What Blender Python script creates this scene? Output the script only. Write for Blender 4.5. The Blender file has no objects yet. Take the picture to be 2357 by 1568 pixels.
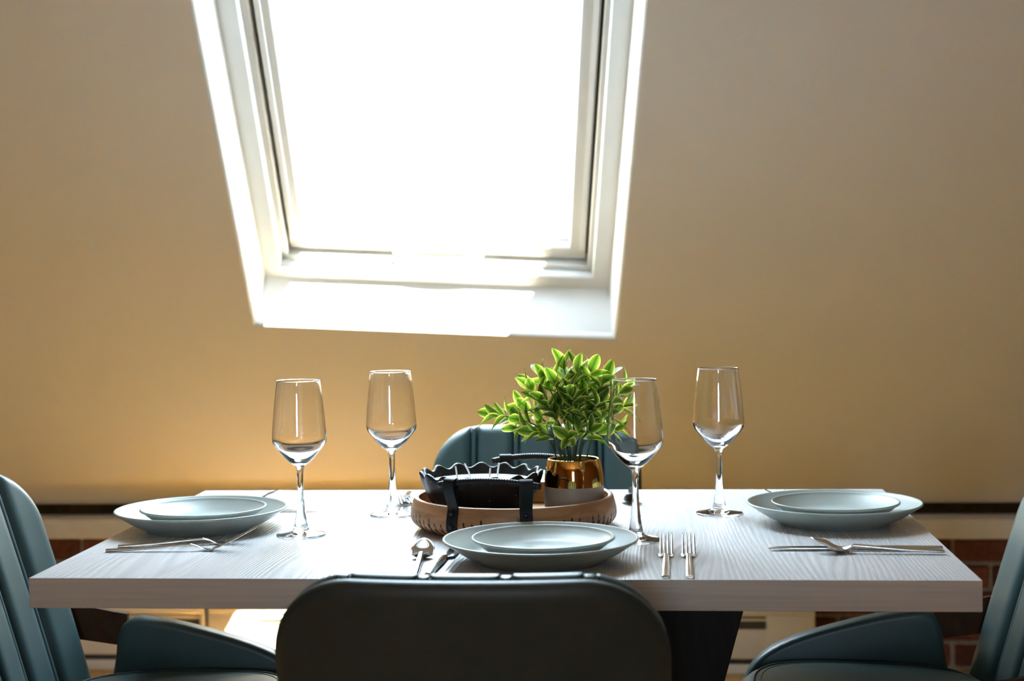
import bpy, bmesh, math, random
from mathutils import Vector, Matrix
random.seed(7)
SC = bpy.context.scene
COL = SC.collection
pi = math.pi

# ------------------------------------------------------------------ camera
F_PX, IMG_W, IMG_H = 3557.6, 2357.0, 1568.0
CAM = Vector((0.1952, -2.3104, 1.1307))
YAW, PITCH, ROLL = 0.08702, -0.04272, 0.014458
fw = Vector((-math.sin(YAW)*math.cos(PITCH), math.cos(YAW)*math.cos(PITCH), math.sin(PITCH)))
r0 = Vector((math.cos(YAW), math.sin(YAW), 0)); u0 = r0.cross(fw)
rt = r0*math.cos(ROLL) - u0*math.sin(ROLL); up = u0*math.cos(ROLL) + r0*math.sin(ROLL)
cam = bpy.data.cameras.new('camera'); camo = bpy.data.objects.new('camera', cam); COL.objects.link(camo)
camo.matrix_world = Matrix(((rt.x, up.x, -fw.x, CAM.x), (rt.y, up.y, -fw.y, CAM.y), (rt.z, up.z, -fw.z, CAM.z), (0, 0, 0, 1)))
cam.sensor_width = 36.0; cam.lens = F_PX/IMG_W*36.0; cam.clip_start = 0.05
cam.dof.use_dof = True; cam.dof.focus_distance = 2.2; cam.dof.aperture_fstop = 5.0
SC.camera = camo

# ------------------------------------------------------------------ sky, sun, exposure
wd = bpy.data.worlds.new('sky'); SC.world = wd; wd.use_nodes = True
bg = wd.node_tree.nodes['Background']; bg.inputs[0].default_value = (0.69, 0.83, 1.0, 1); bg.inputs[1].default_value = 19.0
sun = bpy.data.lights.new('sun', 'SUN'); sun.energy = 190.0; sun.color = (1.0, 0.88, 0.70); sun.angle = math.radians(0.6)
suno = bpy.data.objects.new('sun', sun); COL.objects.link(suno)
SUN_DIR = Vector((-0.29, 0.70, -1.0)).normalized()
suno.rotation_euler = SUN_DIR.to_track_quat('-Z', 'Y').to_euler(); suno.location = (1, -3, 6)
vs = SC.view_settings
vs.view_transform = 'Standard'; vs.look = 'None'; vs.gamma = 1.0; vs.use_curve_mapping = False; vs.exposure = 0.88
cy = SC.cycles
cy.use_denoising = True; cy.max_bounces = 10; cy.diffuse_bounces = 5; cy.glossy_bounces = 4; cy.transmission_bounces = 10
cy.caustics_reflective = False; cy.adaptive_threshold = 0.02; cy.sample_clamp_indirect = 12.0

# ------------------------------------------------------------------ materials
def new_mat(name):
    m = bpy.data.materials.new(name); m.use_nodes = True
    nt = m.node_tree; b = nt.nodes['Principled BSDF']
    return m, nt, b
def lk(nt, a, b): nt.links.new(a, b)
def nd(nt, t, **kw):
    n = nt.nodes.new(t)
    for k, v in kw.items(): setattr(n, k, v)
    return n
def ramp(nt, fac, stops):
    r = nd(nt, 'ShaderNodeValToRGB'); e = r.color_ramp.elements
    while len(e) < len(stops): e.new(0.5)
    for i, (p, c) in enumerate(stops):
        e[i].position = p; e[i].color = (c[0], c[1], c[2], 1)
    lk(nt, fac, r.inputs[0]); return r.outputs[0]
def coords(nt, scale=(1, 1, 1), kind='Object', rot=(0, 0, 0)):
    tc = nd(nt, 'ShaderNodeTexCoord'); mp = nd(nt, 'ShaderNodeMapping')
    mp.inputs['Scale'].default_value = scale; mp.inputs['Rotation'].default_value = rot
    lk(nt, tc.outputs[kind], mp.inputs[0]); return mp.outputs[0]
def noise(nt, vec, scale, detail=4, rough=0.5, dist=0.0):
    n = nd(nt, 'ShaderNodeTexNoise'); n.inputs['Scale'].default_value = scale; n.inputs['Detail'].default_value = detail
    n.inputs['Roughness'].default_value = rough; n.inputs['Distortion'].default_value = dist
    if vec is not None: lk(nt, vec, n.inputs['Vector'])
    return n.outputs[0]
def bump(nt, b, h, strength, dist=0.001):
    n = nd(nt, 'ShaderNodeBump'); n.inputs['Strength'].default_value = strength; n.inputs['Distance'].default_value = dist
    lk(nt, h, n.inputs['Height']); lk(nt, n.outputs[0], b.inputs['Normal']); return n
def simple(name, col, rough=0.5, metal=0.0, nscale=40, var=0.06, bmp=0.0, coat=0.0, spec=0.5):
    m, nt, b = new_mat(name)
    v = coords(nt)
    f = noise(nt, v, nscale)
    c0 = [max(0, c*(1-var)) for c in col]; c1 = [min(1, c*(1+var)) for c in col]
    lk(nt, ramp(nt, f, [(0.3, c0), (0.7, c1)]), b.inputs['Base Color'])
    b.inputs['Roughness'].default_value = rough; b.inputs['Metallic'].default_value = metal
    b.inputs['Specular IOR Level'].default_value = spec
    if coat: b.inputs['Coat Weight'].default_value = coat
    if bmp: bump(nt, b, f, bmp, 0.0006)
    return m
M = {}
M['paint'] = simple('wall_paint', (0.80, 0.755, 0.68), 0.75, nscale=220, var=0.015, bmp=0.15)
M['white'] = simple('white_lacquer', (0.72, 0.715, 0.69), 0.38, nscale=15, var=0.015)
M['frame'] = simple('window_frame_shaded_white', (0.60, 0.595, 0.57), 0.4, nscale=15, var=0.015)  # white darkened so the colour carries the shade on the frame
M['trim'] = simple('trim_paint', (0.80, 0.76, 0.68), 0.5, nscale=25, var=0.03)
M['rubber'] = simple('black_rubber', (0.02, 0.02, 0.018), 0.6)
M['heater'] = simple('heater_enamel', (0.82, 0.79, 0.72), 0.42, nscale=8, var=0.02)
M['dark'] = simple('dark_recess', (0.10, 0.085, 0.06), 0.6)
M['mortar'] = simple('mortar', (0.36, 0.31, 0.25), 0.9, nscale=60, var=0.2, bmp=0.5)
M['leg_metal'] = simple('black_metal', (0.012, 0.012, 0.013), 0.4, 0.3)
M['walnut'] = simple('walnut_plywood', (0.055, 0.022, 0.008), 0.7, nscale=30, var=0.3, spec=0.2)
M['steel'] = simple('cutlery_steel', (0.62, 0.60, 0.58), 0.12, 1.0, nscale=50, var=0.02)
M['wax'] = simple('candle_wax', (0.78, 0.80, 0.80), 0.45, nscale=30, var=0.04)
M['wick'] = simple('wick_cotton', (0.75, 0.72, 0.70), 0.9, nscale=200, var=0.1)
M['strap'] = simple('black_leather_strap', (0.007, 0.007, 0.008), 0.55, nscale=150, var=0.2, bmp=0.2, spec=0.25)
M['soil'] = simple('dark_foam_soil', (0.02, 0.016, 0.012), 0.95, nscale=120, var=0.5, bmp=0.8)
M['stem'] = simple('plant_stem', (0.035, 0.06, 0.022), 0.5, nscale=80, var=0.3)
M['greige'] = simple('greige_ceramic', (0.36, 0.32, 0.28), 0.42, nscale=18, var=0.03)
M['screw'] = simple('dark_screw', (0.05, 0.05, 0.05), 0.35, 0.9)

def leather():
    m, nt, b = new_mat('teal_leather'); v = coords(nt)
    f = noise(nt, v, 9, 3); lk(nt, ramp(nt, f, [(0.3, (0.030, 0.058, 0.060)), (0.7, (0.039, 0.071, 0.073))]), b.inputs['Base Color'])
    b.inputs['Roughness'].default_value = 0.42
    bump(nt, b, noise(nt, v, 420, 3), 0.12, 0.0006); return m
M['leather'] = leather()
M['leather_back'] = simple('charcoal_green_leather', (0.020, 0.031, 0.030), 0.5, nscale=9, var=0.06)
M['thread'] = simple('dark_thread', (0.012, 0.03, 0.034), 0.7)

def gold():
    m, nt, b = new_mat('gold_lustre'); v = coords(nt)
    f = noise(nt, v, 14, 3); lk(nt, ramp(nt, f, [(0.2, (0.72, 0.42, 0.10)), (0.8, (0.82, 0.50, 0.14))]), b.inputs['Base Color'])
    b.inputs['Metallic'].default_value = 1.0; b.inputs['Roughness'].default_value = 0.06
    bump(nt, b, noise(nt, v, 22, 2), 0.05, 0.004); return m
M['gold'] = gold()
def plate_mat():
    m, nt, b = new_mat('sage_glaze'); v = coords(nt)
    f = noise(nt, v, 30, 4); lk(nt, ramp(nt, f, [(0.3, (0.335, 0.372, 0.345)), (0.7, (0.36, 0.395, 0.368))]), b.inputs['Base Color'])
    b.inputs['Roughness'].default_value = 0.36; b.inputs['Specular IOR Level'].default_value = 0.4; return m
M['plate'] = plate_mat()
def glass_mat():
    m, nt, b = new_mat('clear_glass'); f = noise(nt, coords(nt), 20)
    b.inputs['Base Color'].default_value = (1, 1, 1, 1); b.inputs['Transmission Weight'].default_value = 1.0
    b.inputs['IOR'].default_value = 1.48; b.inputs['Roughness'].default_value = 0.0
    lk(nt, ramp(nt, f, [(0, (0.0, 0, 0)), (1, (0.012, 0.012, 0.012))]), b.inputs['Roughness']); return m
M['glass'] = glass_mat()
def pane_mat():
    m, nt, b = new_mat('window_glass'); nt.nodes.remove(b)
    out = nt.nodes['Material Output']
    tr = nd(nt, 'ShaderNodeBsdfTransparent'); tr.inputs[0].default_value = (0.95, 0.98, 0.97, 1)
    gl = nd(nt, 'ShaderNodeBsdfGlossy'); gl.inputs['Roughness'].default_value = 0.02
    lw = nd(nt, 'ShaderNodeLayerWeight'); lw.inputs[0].default_value = 0.5
    pw = nd(nt, 'ShaderNodeMath', operation='POWER'); lk(nt, lw.outputs['Facing'], pw.inputs[0]); pw.inputs[1].default_value = 5.0
    fr = nd(nt, 'ShaderNodeMath', operation='MULTIPLY_ADD'); lk(nt, pw.outputs[0], fr.inputs[0]); fr.inputs[1].default_value = 0.9; fr.inputs[2].default_value = 0.04
    mx = nd(nt, 'ShaderNodeMixShader'); lk(nt, fr.outputs[0], mx.inputs[0]); lk(nt, tr.outputs[0], mx.inputs[1]); lk(nt, gl.outputs[0], mx.inputs[2])
    lk(nt, mx.outputs[0], out.inputs[0]); return m
M['pane'] = pane_mat()
def table_mat():
    # whitewashed veneer: long cathedral grain along Y with embossed pores
    m, nt, b = new_mat('whitewashed_wood')
    v = coords(nt, (1.0, 0.14, 1.0))
    big = noise(nt, v, 3.2, 2, 0.4)
    w = nd(nt, 'ShaderNodeTexWave', wave_type='BANDS', bands_direction='X')
    w.inputs['Scale'].default_value = 44; w.inputs['Distortion'].default_value = 0
    mx = nd(nt, 'ShaderNodeVectorMath', operation='MULTIPLY_ADD')
    sc = nd(nt, 'ShaderNodeVectorMath', operation='SCALE'); sc.inputs[0].default_value = (1.0, 0, 0)
    lk(nt, big, sc.inputs['Scale'])
    mx.inputs[1].default_value = (0.50, 0.50, 0.50)
    lk(nt, sc.outputs[0], mx.inputs[0]); lk(nt, v, mx.inputs[2])
    lk(nt, mx.outputs[0], w.inputs['Vector'])
    fine = noise(nt, coords(nt, (260, 9, 260)), 1.0, 3)
    col = ramp(nt, w.outputs[0], [(0.0, (0.53, 0.525, 0.53)), (0.35, (0.63, 0.625, 0.63)), (1.0, (0.70, 0.695, 0.70))])
    mixc = nd(nt, 'ShaderNodeMixRGB', blend_type='MULTIPLY'); mixc.inputs[0].default_value = 0.5
    lk(nt, col, mixc.inputs[1]); lk(nt, ramp(nt, fine, [(0.35, (0.82, 0.82, 0.82)), (0.6, (1, 1, 1))]), mixc.inputs[2])
    lk(nt, mixc.outputs[0], b.inputs['Base Color']); b.inputs['Specular IOR Level'].default_value = 0.65
    lk(nt, ramp(nt, w.outputs[0], [(0, (0.38,)*3), (1, (0.26,)*3)]), b.inputs['Roughness'])
    bump(nt, b, w.outputs[0], 0.16, 0.0010)
    return m
M['table'] = table_mat()
def table_edge_mat():
    m, nt, b = new_mat('table_edge_band'); f = noise(nt, coords(nt, (6, 6, 260)), 1.0, 3)
    lk(nt, ramp(nt, f, [(0.3, (0.42, 0.395, 0.375)), (0.7, (0.49, 0.465, 0.445))]), b.inputs['Base Color'])
    b.inputs['Roughness'].default_value = 0.5; return m
M['table_edge'] = table_edge_mat()
def wood_mat(name, c0, c1, scale, rough=0.45, stretch=(12, 1.2, 12)):
    m, nt, b = new_mat(name); v = coords(nt, stretch)
    f = noise(nt, v, scale, 6, 0.6, 0.8)
    lk(nt, ramp(nt, f, [(0.3, c0), (0.72, c1)]), b.inputs['Base Color'])
    b.inputs['Roughness'].default_value = rough; bump(nt, b, f, 0.2, 0.0008)
    if c1[0] < 0.1: b.inputs['Specular IOR Level'].default_value = 0.2
    return m
M['dark_wood'] = wood_mat('ebonised_wood', (0.006, 0.004, 0.0035), (0.026, 0.015, 0.010), 3, 0.6, (14, 14, 1.2))
M['tray'] = wood_mat('acacia_wood', (0.24, 0.108, 0.045), (0.52, 0.27, 0.12), 3.2, 0.42, (3, 3, 22))
M['tray_cut'] = wood_mat('charred_cut', (0.05, 0.022, 0.010), (0.11, 0.05, 0.025), 4, 0.6, (3, 3, 20))
def floor_mat():
    m, nt, b = new_mat('orange_oak_floor')
    v = coords(nt)
    br = nd(nt, 'ShaderNodeTexBrick'); br.inputs['Scale'].default_value = 1.0
    br.inputs['Brick Width'].default_value = 1.2; br.inputs['Row Height'].default_value = 0.09; br.inputs['Mortar Size'].default_value = 0.0015
    br.inputs['Color1'].default_value = (0.46, 0.255, 0.060, 1); br.inputs['Color2'].default_value = (0.54, 0.31, 0.080, 1); br.inputs['Mortar'].default_value = (0.12, 0.05, 0.01, 1)
    lk(nt, v, br.inputs['Vector'])
    f = noise(nt, coords(nt, (2, 40, 2)), 1.5, 5)
    mixc = nd(nt, 'ShaderNodeMixRGB', blend_type='MULTIPLY'); mixc.inputs[0].default_value = 0.6
    lk(nt, br.outputs[0], mixc.inputs[1]); lk(nt, ramp(nt, f, [(0.3, (0.75, 0.7, 0.65)), (0.65, (1, 1, 1))]), mixc.inputs[2])
    lk(nt, mixc.outputs[0], b.inputs['Base Color']); b.inputs['Roughness'].default_value = 0.35; return m
M['floor'] = floor_mat()
def brick_mat():
    m, nt, b = new_mat('old_red_brick')
    oi = nd(nt, 'ShaderNodeObjectInfo')
    base = ramp(nt, oi.outputs['Random'], [(0.0, (0.10, 0.030, 0.015)), (0.5, (0.17, 0.055, 0.025)), (1.0, (0.26, 0.10, 0.05))])
    f = noise(nt, coords(nt), 45, 5)
    mixc = nd(nt, 'ShaderNodeMixRGB', blend_type='MULTIPLY'); mixc.inputs[0].default_value = 0.8
    lk(nt, base, mixc.inputs[1]); lk(nt, ramp(nt, f, [(0.3, (0.6,)*3), (0.7, (1.1,)*3)]), mixc.inputs[2])
    lk(nt, mixc.outputs[0], b.inputs['Base Color']); b.inputs['Roughness'].default_value = 0.9
    bump(nt, b, f, 0.6, 0.003); return m
M['brick'] = brick_mat()
def brickwall_mat():
    m, nt, b = new_mat('brick_wall_far')
    br = nd(nt, 'ShaderNodeTexBrick'); br.inputs['Scale'].default_value = 1.0
    br.inputs['Brick Width'].default_value = 0.21; br.inputs['Row Height'].default_value = 0.0745; br.inputs['Mortar Size'].default_value = 0.006
    br.inputs['Color1'].default_value = (0.15, 0.05, 0.025, 1); br.inputs['Color2'].default_value = (0.24, 0.09, 0.045, 1); br.inputs['Mortar'].default_value = (0.34, 0.29, 0.24, 1)
    sp = nd(nt, 'ShaderNodeSeparateXYZ'); tc = nd(nt, 'ShaderNodeTexCoord'); lk(nt, tc.outputs['Object'], sp.inputs[0])
    ad = nd(nt, 'ShaderNodeMath', operation='ADD'); lk(nt, sp.outputs[0], ad.inputs[0]); lk(nt, sp.outputs[1], ad.inputs[1])
    cb = nd(nt, 'ShaderNodeCombineXYZ'); lk(nt, ad.outputs[0], cb.inputs[0]); lk(nt, sp.outputs[2], cb.inputs[1]); lk(nt, cb.outputs[0], br.inputs['Vector'])
    lk(nt, br.outputs[0], b.inputs['Base Color']); b.inputs['Roughness'].default_value = 0.9; return m
M['brickwall'] = brickwall_mat()
def speckle_mat():
    m, nt, b = new_mat('black_speckled_stone'); v = coords(nt)
    vo = nd(nt, 'ShaderNodeTexVoronoi'); vo.inputs['Scale'].default_value = 130; lk(nt, v, vo.inputs['Vector'])
    sp = ramp(nt, vo.outputs['Distance'], [(0.0, (1, 1, 1)), (0.07, (1, 1, 1)), (0.11, (0, 0, 0))])
    sel = ramp(nt, noise(nt, v, 60, 2), [(0.52, (0, 0, 0)), (0.6, (1, 1, 1))])
    mu = nd(nt, 'ShaderNodeMixRGB', blend_type='MULTIPLY'); mu.inputs[0].default_value = 1; lk(nt, sp, mu.inputs[1]); lk(nt, sel, mu.inputs[2])
    mx = nd(nt, 'ShaderNodeMixRGB'); mx.inputs[1].default_value = (0.007, 0.007, 0.008, 1); mx.inputs[2].default_value = (0.75, 0.62, 0.38, 1)
    lk(nt, mu.outputs[0], mx.inputs[0]); lk(nt, mx.outputs[0], b.inputs['Base Color'])
    b.inputs['Roughness'].default_value = 0.40; b.inputs['Specular IOR Level'].default_value = 0.3; return m
M['speckle'] = speckle_mat()
def leaf_mat():
    m, nt, b = new_mat('variegated_leaf')
    uv = nd(nt, 'ShaderNodeUVMap'); uv.uv_map = 'UVMap'
    sx = nd(nt, 'ShaderNodeSeparateXYZ'); lk(nt, uv.outputs[0], sx.inputs[0])
    d = nd(nt, 'ShaderNodeMath', operation='SUBTRACT'); lk(nt, sx.outputs[0], d.inputs[0]); d.inputs[1].default_value = 0.5
    a = nd(nt, 'ShaderNodeMath', operation='ABSOLUTE'); lk(nt, d.outputs[0], a.inputs[0])
    n = noise(nt, coords(nt), 160, 3)
    ad = nd(nt, 'ShaderNodeMath', operation='MULTIPLY_ADD'); lk(nt, n, ad.inputs[0]); ad.inputs[1].default_value = 0.10; lk(nt, a.outputs[0], ad.inputs[2])
    oi = nd(nt, 'ShaderNodeObjectInfo')
    c = ramp(nt, ad.outputs[0], [(0.0, (0.03, 0.10, 0.012)), (0.09, (0.05, 0.15, 0.018)), (0.14, (0.11, 0.235, 0.03)), (0.36, (0.22, 0.36, 0.05)), (0.43, (0.58, 0.66, 0.10)), (0.52, (0.86, 0.88, 0.50))])
    hv = nd(nt, 'ShaderNodeHueSaturation'); lk(nt, c, hv.inputs['Color'])
    rr = ramp(nt, oi.outputs['Random'], [(0, (0.45,)*3), (0.5, (0.85,)*3), (1, (1.1,)*3)]); lk(nt, rr, hv.inputs['Value'])
    lk(nt, hv.outputs[0], b.inputs['Base Color']); b.inputs['Roughness'].default_value = 0.42
    tl = nd(nt, 'ShaderNodeBsdfTranslucent')
    br = nd(nt, 'ShaderNodeMixRGB', blend_type='MULTIPLY'); br.inputs[0].default_value = 1.0; br.inputs[2].default_value = (1.6, 1.42, 0.65, 1)
    lk(nt, hv.outputs[0], br.inputs[1]); lk(nt, br.outputs[0], tl.inputs[0])
    mx = nd(nt, 'ShaderNodeMixShader'); mx.inputs[0].default_value = 0.5
    lk(nt, b.outputs[0], mx.inputs[1]); lk(nt, tl.outputs[0], mx.inputs[2]); lk(nt, mx.outputs[0], nt.nodes['Material Output'].inputs[0])
    return m
M['leaf'] = leaf_mat()

# ------------------------------------------------------------------ object helpers
def tag(o, label=None, cat=None, group=None, kind=None):
    if label: o['label'] = label
    if cat: o['category'] = cat
    if group: o['group'] = group
    if kind: o['kind'] = kind
    return o
def empty(name, loc=(0, 0, 0), rz=0.0, **kw):
    o = bpy.data.objects.new(name, None); COL.objects.link(o); o.location = loc; o.rotation_euler = (0, 0, rz)
    o.empty_display_size = 0.02
    return tag(o, **kw)
def mesh(name, verts, faces, mats, smooth=True, midx=None):
    me = bpy.data.meshes.new(name); me.from_pydata([tuple(v) for v in verts], [], faces)
    for m in (mats if isinstance(mats, (list, tuple)) else [mats]): me.materials.append(m)
    if midx is not None: me.polygons.foreach_set('material_index', midx)
    me.polygons.foreach_set('use_smooth', [smooth]*len(me.polygons)); me.update()
    bm = bmesh.new(); bm.from_mesh(me); bmesh.ops.recalc_face_normals(bm, faces=bm.faces); bm.to_mesh(me); bm.free()
    return me
def link(name, me, parent=None, loc=(0, 0, 0), rot=(0, 0, 0), **kw):
    o = bpy.data.objects.new(name, me); COL.objects.link(o); o.location = loc; o.rotation_euler = rot
    if parent: o.parent = parent
    return tag(o, **kw)
def autosmooth(me, ang=35):
    me.set_sharp_from_angle(angle=math.radians(ang)); return me
def boxm(name, x0, x1, y0, y1, z0, z1, mat, bev=0.0, seg=2):
    bm = bmesh.new(); bmesh.ops.create_cube(bm, size=1)
    for v in bm.verts:
        v.co = Vector((x0+(v.co.x+.5)*(x1-x0), y0+(v.co.y+.5)*(y1-y0), z0+(v.co.z+.5)*(z1-z0)))
    if bev: bmesh.ops.bevel(bm, geom=bm.edges[:], offset=bev, segments=seg, affect='EDGES', profile=0.5)
    me = bpy.data.meshes.new(name); bm.to_mesh(me); bm.free(); me.materials.append(mat)
    me.polygons.foreach_set('use_smooth', [bev > 0]*len(me.polygons))
    if bev: autosmooth(me, 40)
    return me
def lathe(prof, n=64, closed=True, rad=None):
    """prof: list of (r,z); rad(i,theta,r,z)->(r,z) optional modulation. Returns verts, faces (open revolve)."""
    V, Fc, idx = [], [], []
    for i, (r, z) in enumerate(prof):
        if r < 1e-6:
            idx.append([len(V)]); V.append((0, 0, z)); continue
        row = []
        for k in range(n):
            t = 2*pi*k/n; rr, zz = (r, z) if rad is None else rad(i, t, r, z)
            row.append(len(V)); V.append((rr*math.cos(t), rr*math.sin(t), zz))
        idx.append(row)
    for a, b in zip(idx, idx[1:]):
        for k in range(n):
            k2 = (k+1) % n
            if len(a) == 1 and len(b) == 1: continue
            if len(a) == 1: Fc.append((a[0], b[k2], b[k]))
            elif len(b) == 1: Fc.append((a[k], a[k2], b[0]))
            else: Fc.append((a[k], a[k2], b[k2], b[k]))
    return V, Fc
def spline(pts, n):
    """Catmull-Rom through pts (tuples), n samples per span."""
    P = [Vector(p) for p in pts]; P = [P[0]*2-P[1]] + P + [P[-1]*2-P[-2]]; out = []
    for i in range(1, len(P)-2):
        for k in range(n):
            t = k/n; a, b, c, d = P[i-1], P[i], P[i+1], P[i+2]
            out.append(0.5*((2*b)+(c-a)*t+(2*a-5*b+4*c-d)*t*t+(3*b-a-3*c+d)*t**3))
    out.append(P[-2]); return out
def tube(path, radii, n=8, cap=True):
    V, Fc = [], []
    path = [Vector(p) for p in path]
    ref = Vector((0.123, 0.31, 0.94)).normalized()
    for i, p in enumerate(path):
        t = (path[min(i+1, len(path)-1)]-path[max(i-1, 0)]).normalized()
        a = t.cross(ref)
        if a.length < 1e-3: a = t.cross(Vector((1, 0, 0)))
        a.normalize(); b = t.cross(a); r = radii[i] if hasattr(radii, '__len__') else radii
        for k in range(n):
            th = 2*pi*k/n; V.append(p+a*(r*math.cos(th))+b*(r*math.sin(th)))
    for i in range(len(path)-1):
        for k in range(n):
            k2 = (k+1) % n; Fc.append((i*n+k, i*n+k2, (i+1)*n+k2, (i+1)*n+k))
    if cap:
        Fc.append(tuple(range(n))[::-1]); Fc.append(tuple((len(path)-1)*n+k for k in range(n)))
    return V, Fc
def offset_poly(poly, d):
    n = len(poly); out = []
    for i in range(n):
        p0, p1, p2 = Vector(poly[i-1]), Vector(poly[i]), Vector(poly[(i+1) % n])
        e1 = (p1-p0).normalized(); e2 = (p2-p1).normalized()
        n1 = Vector((-e1.y, e1.x)); n2 = Vector((-e2.y, e2.x)); m = (n1+n2)
        m = m.normalized()/max(0.5, m.normalized().dot(n1)); out.append(p1+m*d)
    return out
def slab(poly, t, r, mp, seg=4):
    """CCW polygon extruded to thickness t with rounded edges; mp((x,y),h)->world point, h in [-t/2,t/2]."""
    V, Fc = [], []; n = len(poly); rings = []
    prof = [(r*(1-math.sin(a)), t/2-r*(1-math.cos(a))) for a in [pi/2*k/seg for k in range(seg+1)]]
    prof = prof + [(d, -h) for d, h in prof[::-1]]
    for d, h in prof:
        q = offset_poly(poly, d); rings.append([len(V)+k for k in range(n)]); V += [mp((p.x, p.y), h) for p in q]
    for a, b in zip(rings, rings[1:]):
        for k in range(n): Fc.append((a[k], b[k], b[(k+1) % n], a[(k+1) % n]))
    Fc.append(tuple(rings[0])); Fc.append(tuple(rings[-1][::-1]))
    return V, Fc

# ------------------------------------------------------------------ room shell
AL = math.radians(41.5)
SO = Vector((0, 2.08, 0.43)); SU = Vector((0, -math.cos(AL), math.sin(AL))); SN = Vector((0, math.sin(AL), math.cos(AL)))
def S(s, t, dep=0.0): return SO + Vector((1, 0, 0))*s + SU*t + SN*dep
WR = math.radians(4.6); WO = (-0.7565, 0.8895); WW, WL = 0.871, 1.66
def Wn(a, b, dep=0.0):
    return S(WO[0]+a*math.cos(WR)+b*math.sin(WR), WO[1]-a*math.sin(WR)+b*math.cos(WR), dep)
X0, X1, YB, ZC = -3.8, 3.4, -6.5, 2.75
TC = (ZC-0.43)/math.sin(AL)
YC = SO.y-TC*math.cos(AL)
L = 0.014
hole = [Wn(-L, -L), Wn(WW+L, -L), Wn(WW+L, WL+L), Wn(-L, WL+L)]
T0, RC = 0.108, 0.09
outer = [S(X0, T0), S(X1, T0), S(X1, TC), S(X0, TC)]
V = outer + hole; Fc = [(i, (i+1) % 4, 4+(i+1) % 4, 4+i) for i in range(4)]
V2 = [v+SN*0.30 for v in outer+[Wn(-.2, -.2), Wn(WW+.2, -.2), Wn(WW+.2, WL+.2), Wn(-.2, WL+.2)]]
Fc2 = [tuple(8+k for k in (i, 4+i, 4+(i+1) % 4, (i+1) % 4)) for i in range(4)]
NR = 10; b0 = len(V)+len(V2)          # rounded plaster nosing that turns back into the gap above the ledge
for k in range(1, NR+1):
    ph = math.radians(110)*k/NR
    for x in (X0, X1): V2.append(S(x, T0-RC*math.sin(ph), RC*(1-math.cos(ph))))
for k in range(NR):
    a, b = (0, 1) if k == 0 else (b0+2*k-2, b0+2*k-1)
    Fc2.append((a, b0+2*k, b0+2*k+1, b))
me = bpy.data.meshes.new('wall_slope'); me.from_pydata([tuple(v) for v in V+V2], [], Fc+Fc2); me.materials.append(M['paint'])
for p in me.polygons: p.use_smooth = p.index >= 8
link('wall_slope', me, label='sloping cream plaster attic wall around the skylight', kind='structure')

floor = link('floor', boxm('floor', X0, X1, YB, 2.25, -0.08, 0.0, M['floor']), label='orange oak plank floor', kind='structure')
ceil = link('ceiling', boxm('ceiling', X0, X1, YB, YC+.02, ZC, ZC+.1, M['paint']), label='flat cream ceiling', kind='structure')
def gable(name, x0, x1, lab):
    pts = [(YB, 0), (2.16, 0), (2.16, .43), (YC, ZC), (YB, ZC)]
    V = [(x0, y, z) for y, z in pts]+[(x1, y, z) for y, z in pts]; n = 5
    Fc = [tuple(range(n)), tuple(range(n, 2*n))]+[(i, (i+1) % n, n+(i+1) % n, n+i) for i in range(n)]
    return link(name, mesh(name, V, Fc, M['brickwall'], False), label=lab, kind='structure')
gable('wall_left', X0-.1, X0, 'exposed brick gable wall to the left')
gable('wall_right', X1, X1+.1, 'exposed brick gable wall to the right')
# wall behind the camera, with an unseen window added for fill light
bw = (-0.30, 0.50, 1.0, 2.1)
def wall_hole(name, x0, x1, z0, z1, y0, y1, h, mat):
    V = []; Fc = []
    for y in (y0, y1):
        V += [(x0, y, z0), (x1, y, z0), (x1, y, z1), (x0, y, z1), (h[0], y, h[2]), (h[1], y, h[2]), (h[1], y, h[3]), (h[0], y, h[3])]
    for k in (0, 8): Fc += [(k+i, k+(i+1) % 4, k+4+(i+1) % 4, k+4+i) for i in range(4)]
    Fc += [(4+i, 4+(i+1) % 4, 12+(i+1) % 4, 12+i) for i in range(4)]+[(i, (i+1) % 4, 8+(i+1) % 4, 8+i) for i in range(4)]
    return mesh(name, V, Fc, mat, False)
link('wall_front', wall_hole('wall_front', X0, X1, 0, ZC, YB-.15, YB, bw, M['brickwall']), label='exposed brick wall behind the viewer with an added fill window', kind='structure')
w2 = empty('fill_window', ((bw[0]+bw[1])/2, YB-.1, bw[2]), label='white window added behind the viewer for fill light', kind='structure')
def frame_box(name, parent, x0, x1, z0, z1, y0, y1, w, mat):
    parts = [(x0, x1, z0, z0+w), (x0, x1, z1-w, z1), (x0, x0+w, z0+w, z1-w), (x1-w, x1, z0+w, z1-w)]
    for a, b, c, d in parts: link(name, boxm(name, a, b, y0, y1, c, d, mat, .004), parent)
frame_box('frame', w2, -.40, .40, 0, 1.1, -.03, .03, .05, M['white'])
link('mullion', boxm('mullion', -.03, .03, -.025, .025, .05, 1.05, M['white'], .004), w2)
for sx in (-1, 1): link('pane', boxm('pane', min(sx*.03, sx*.35), max(sx*.03, sx*.35), -.003, .003, .05, 1.05, M['pane']), w2)

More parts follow.
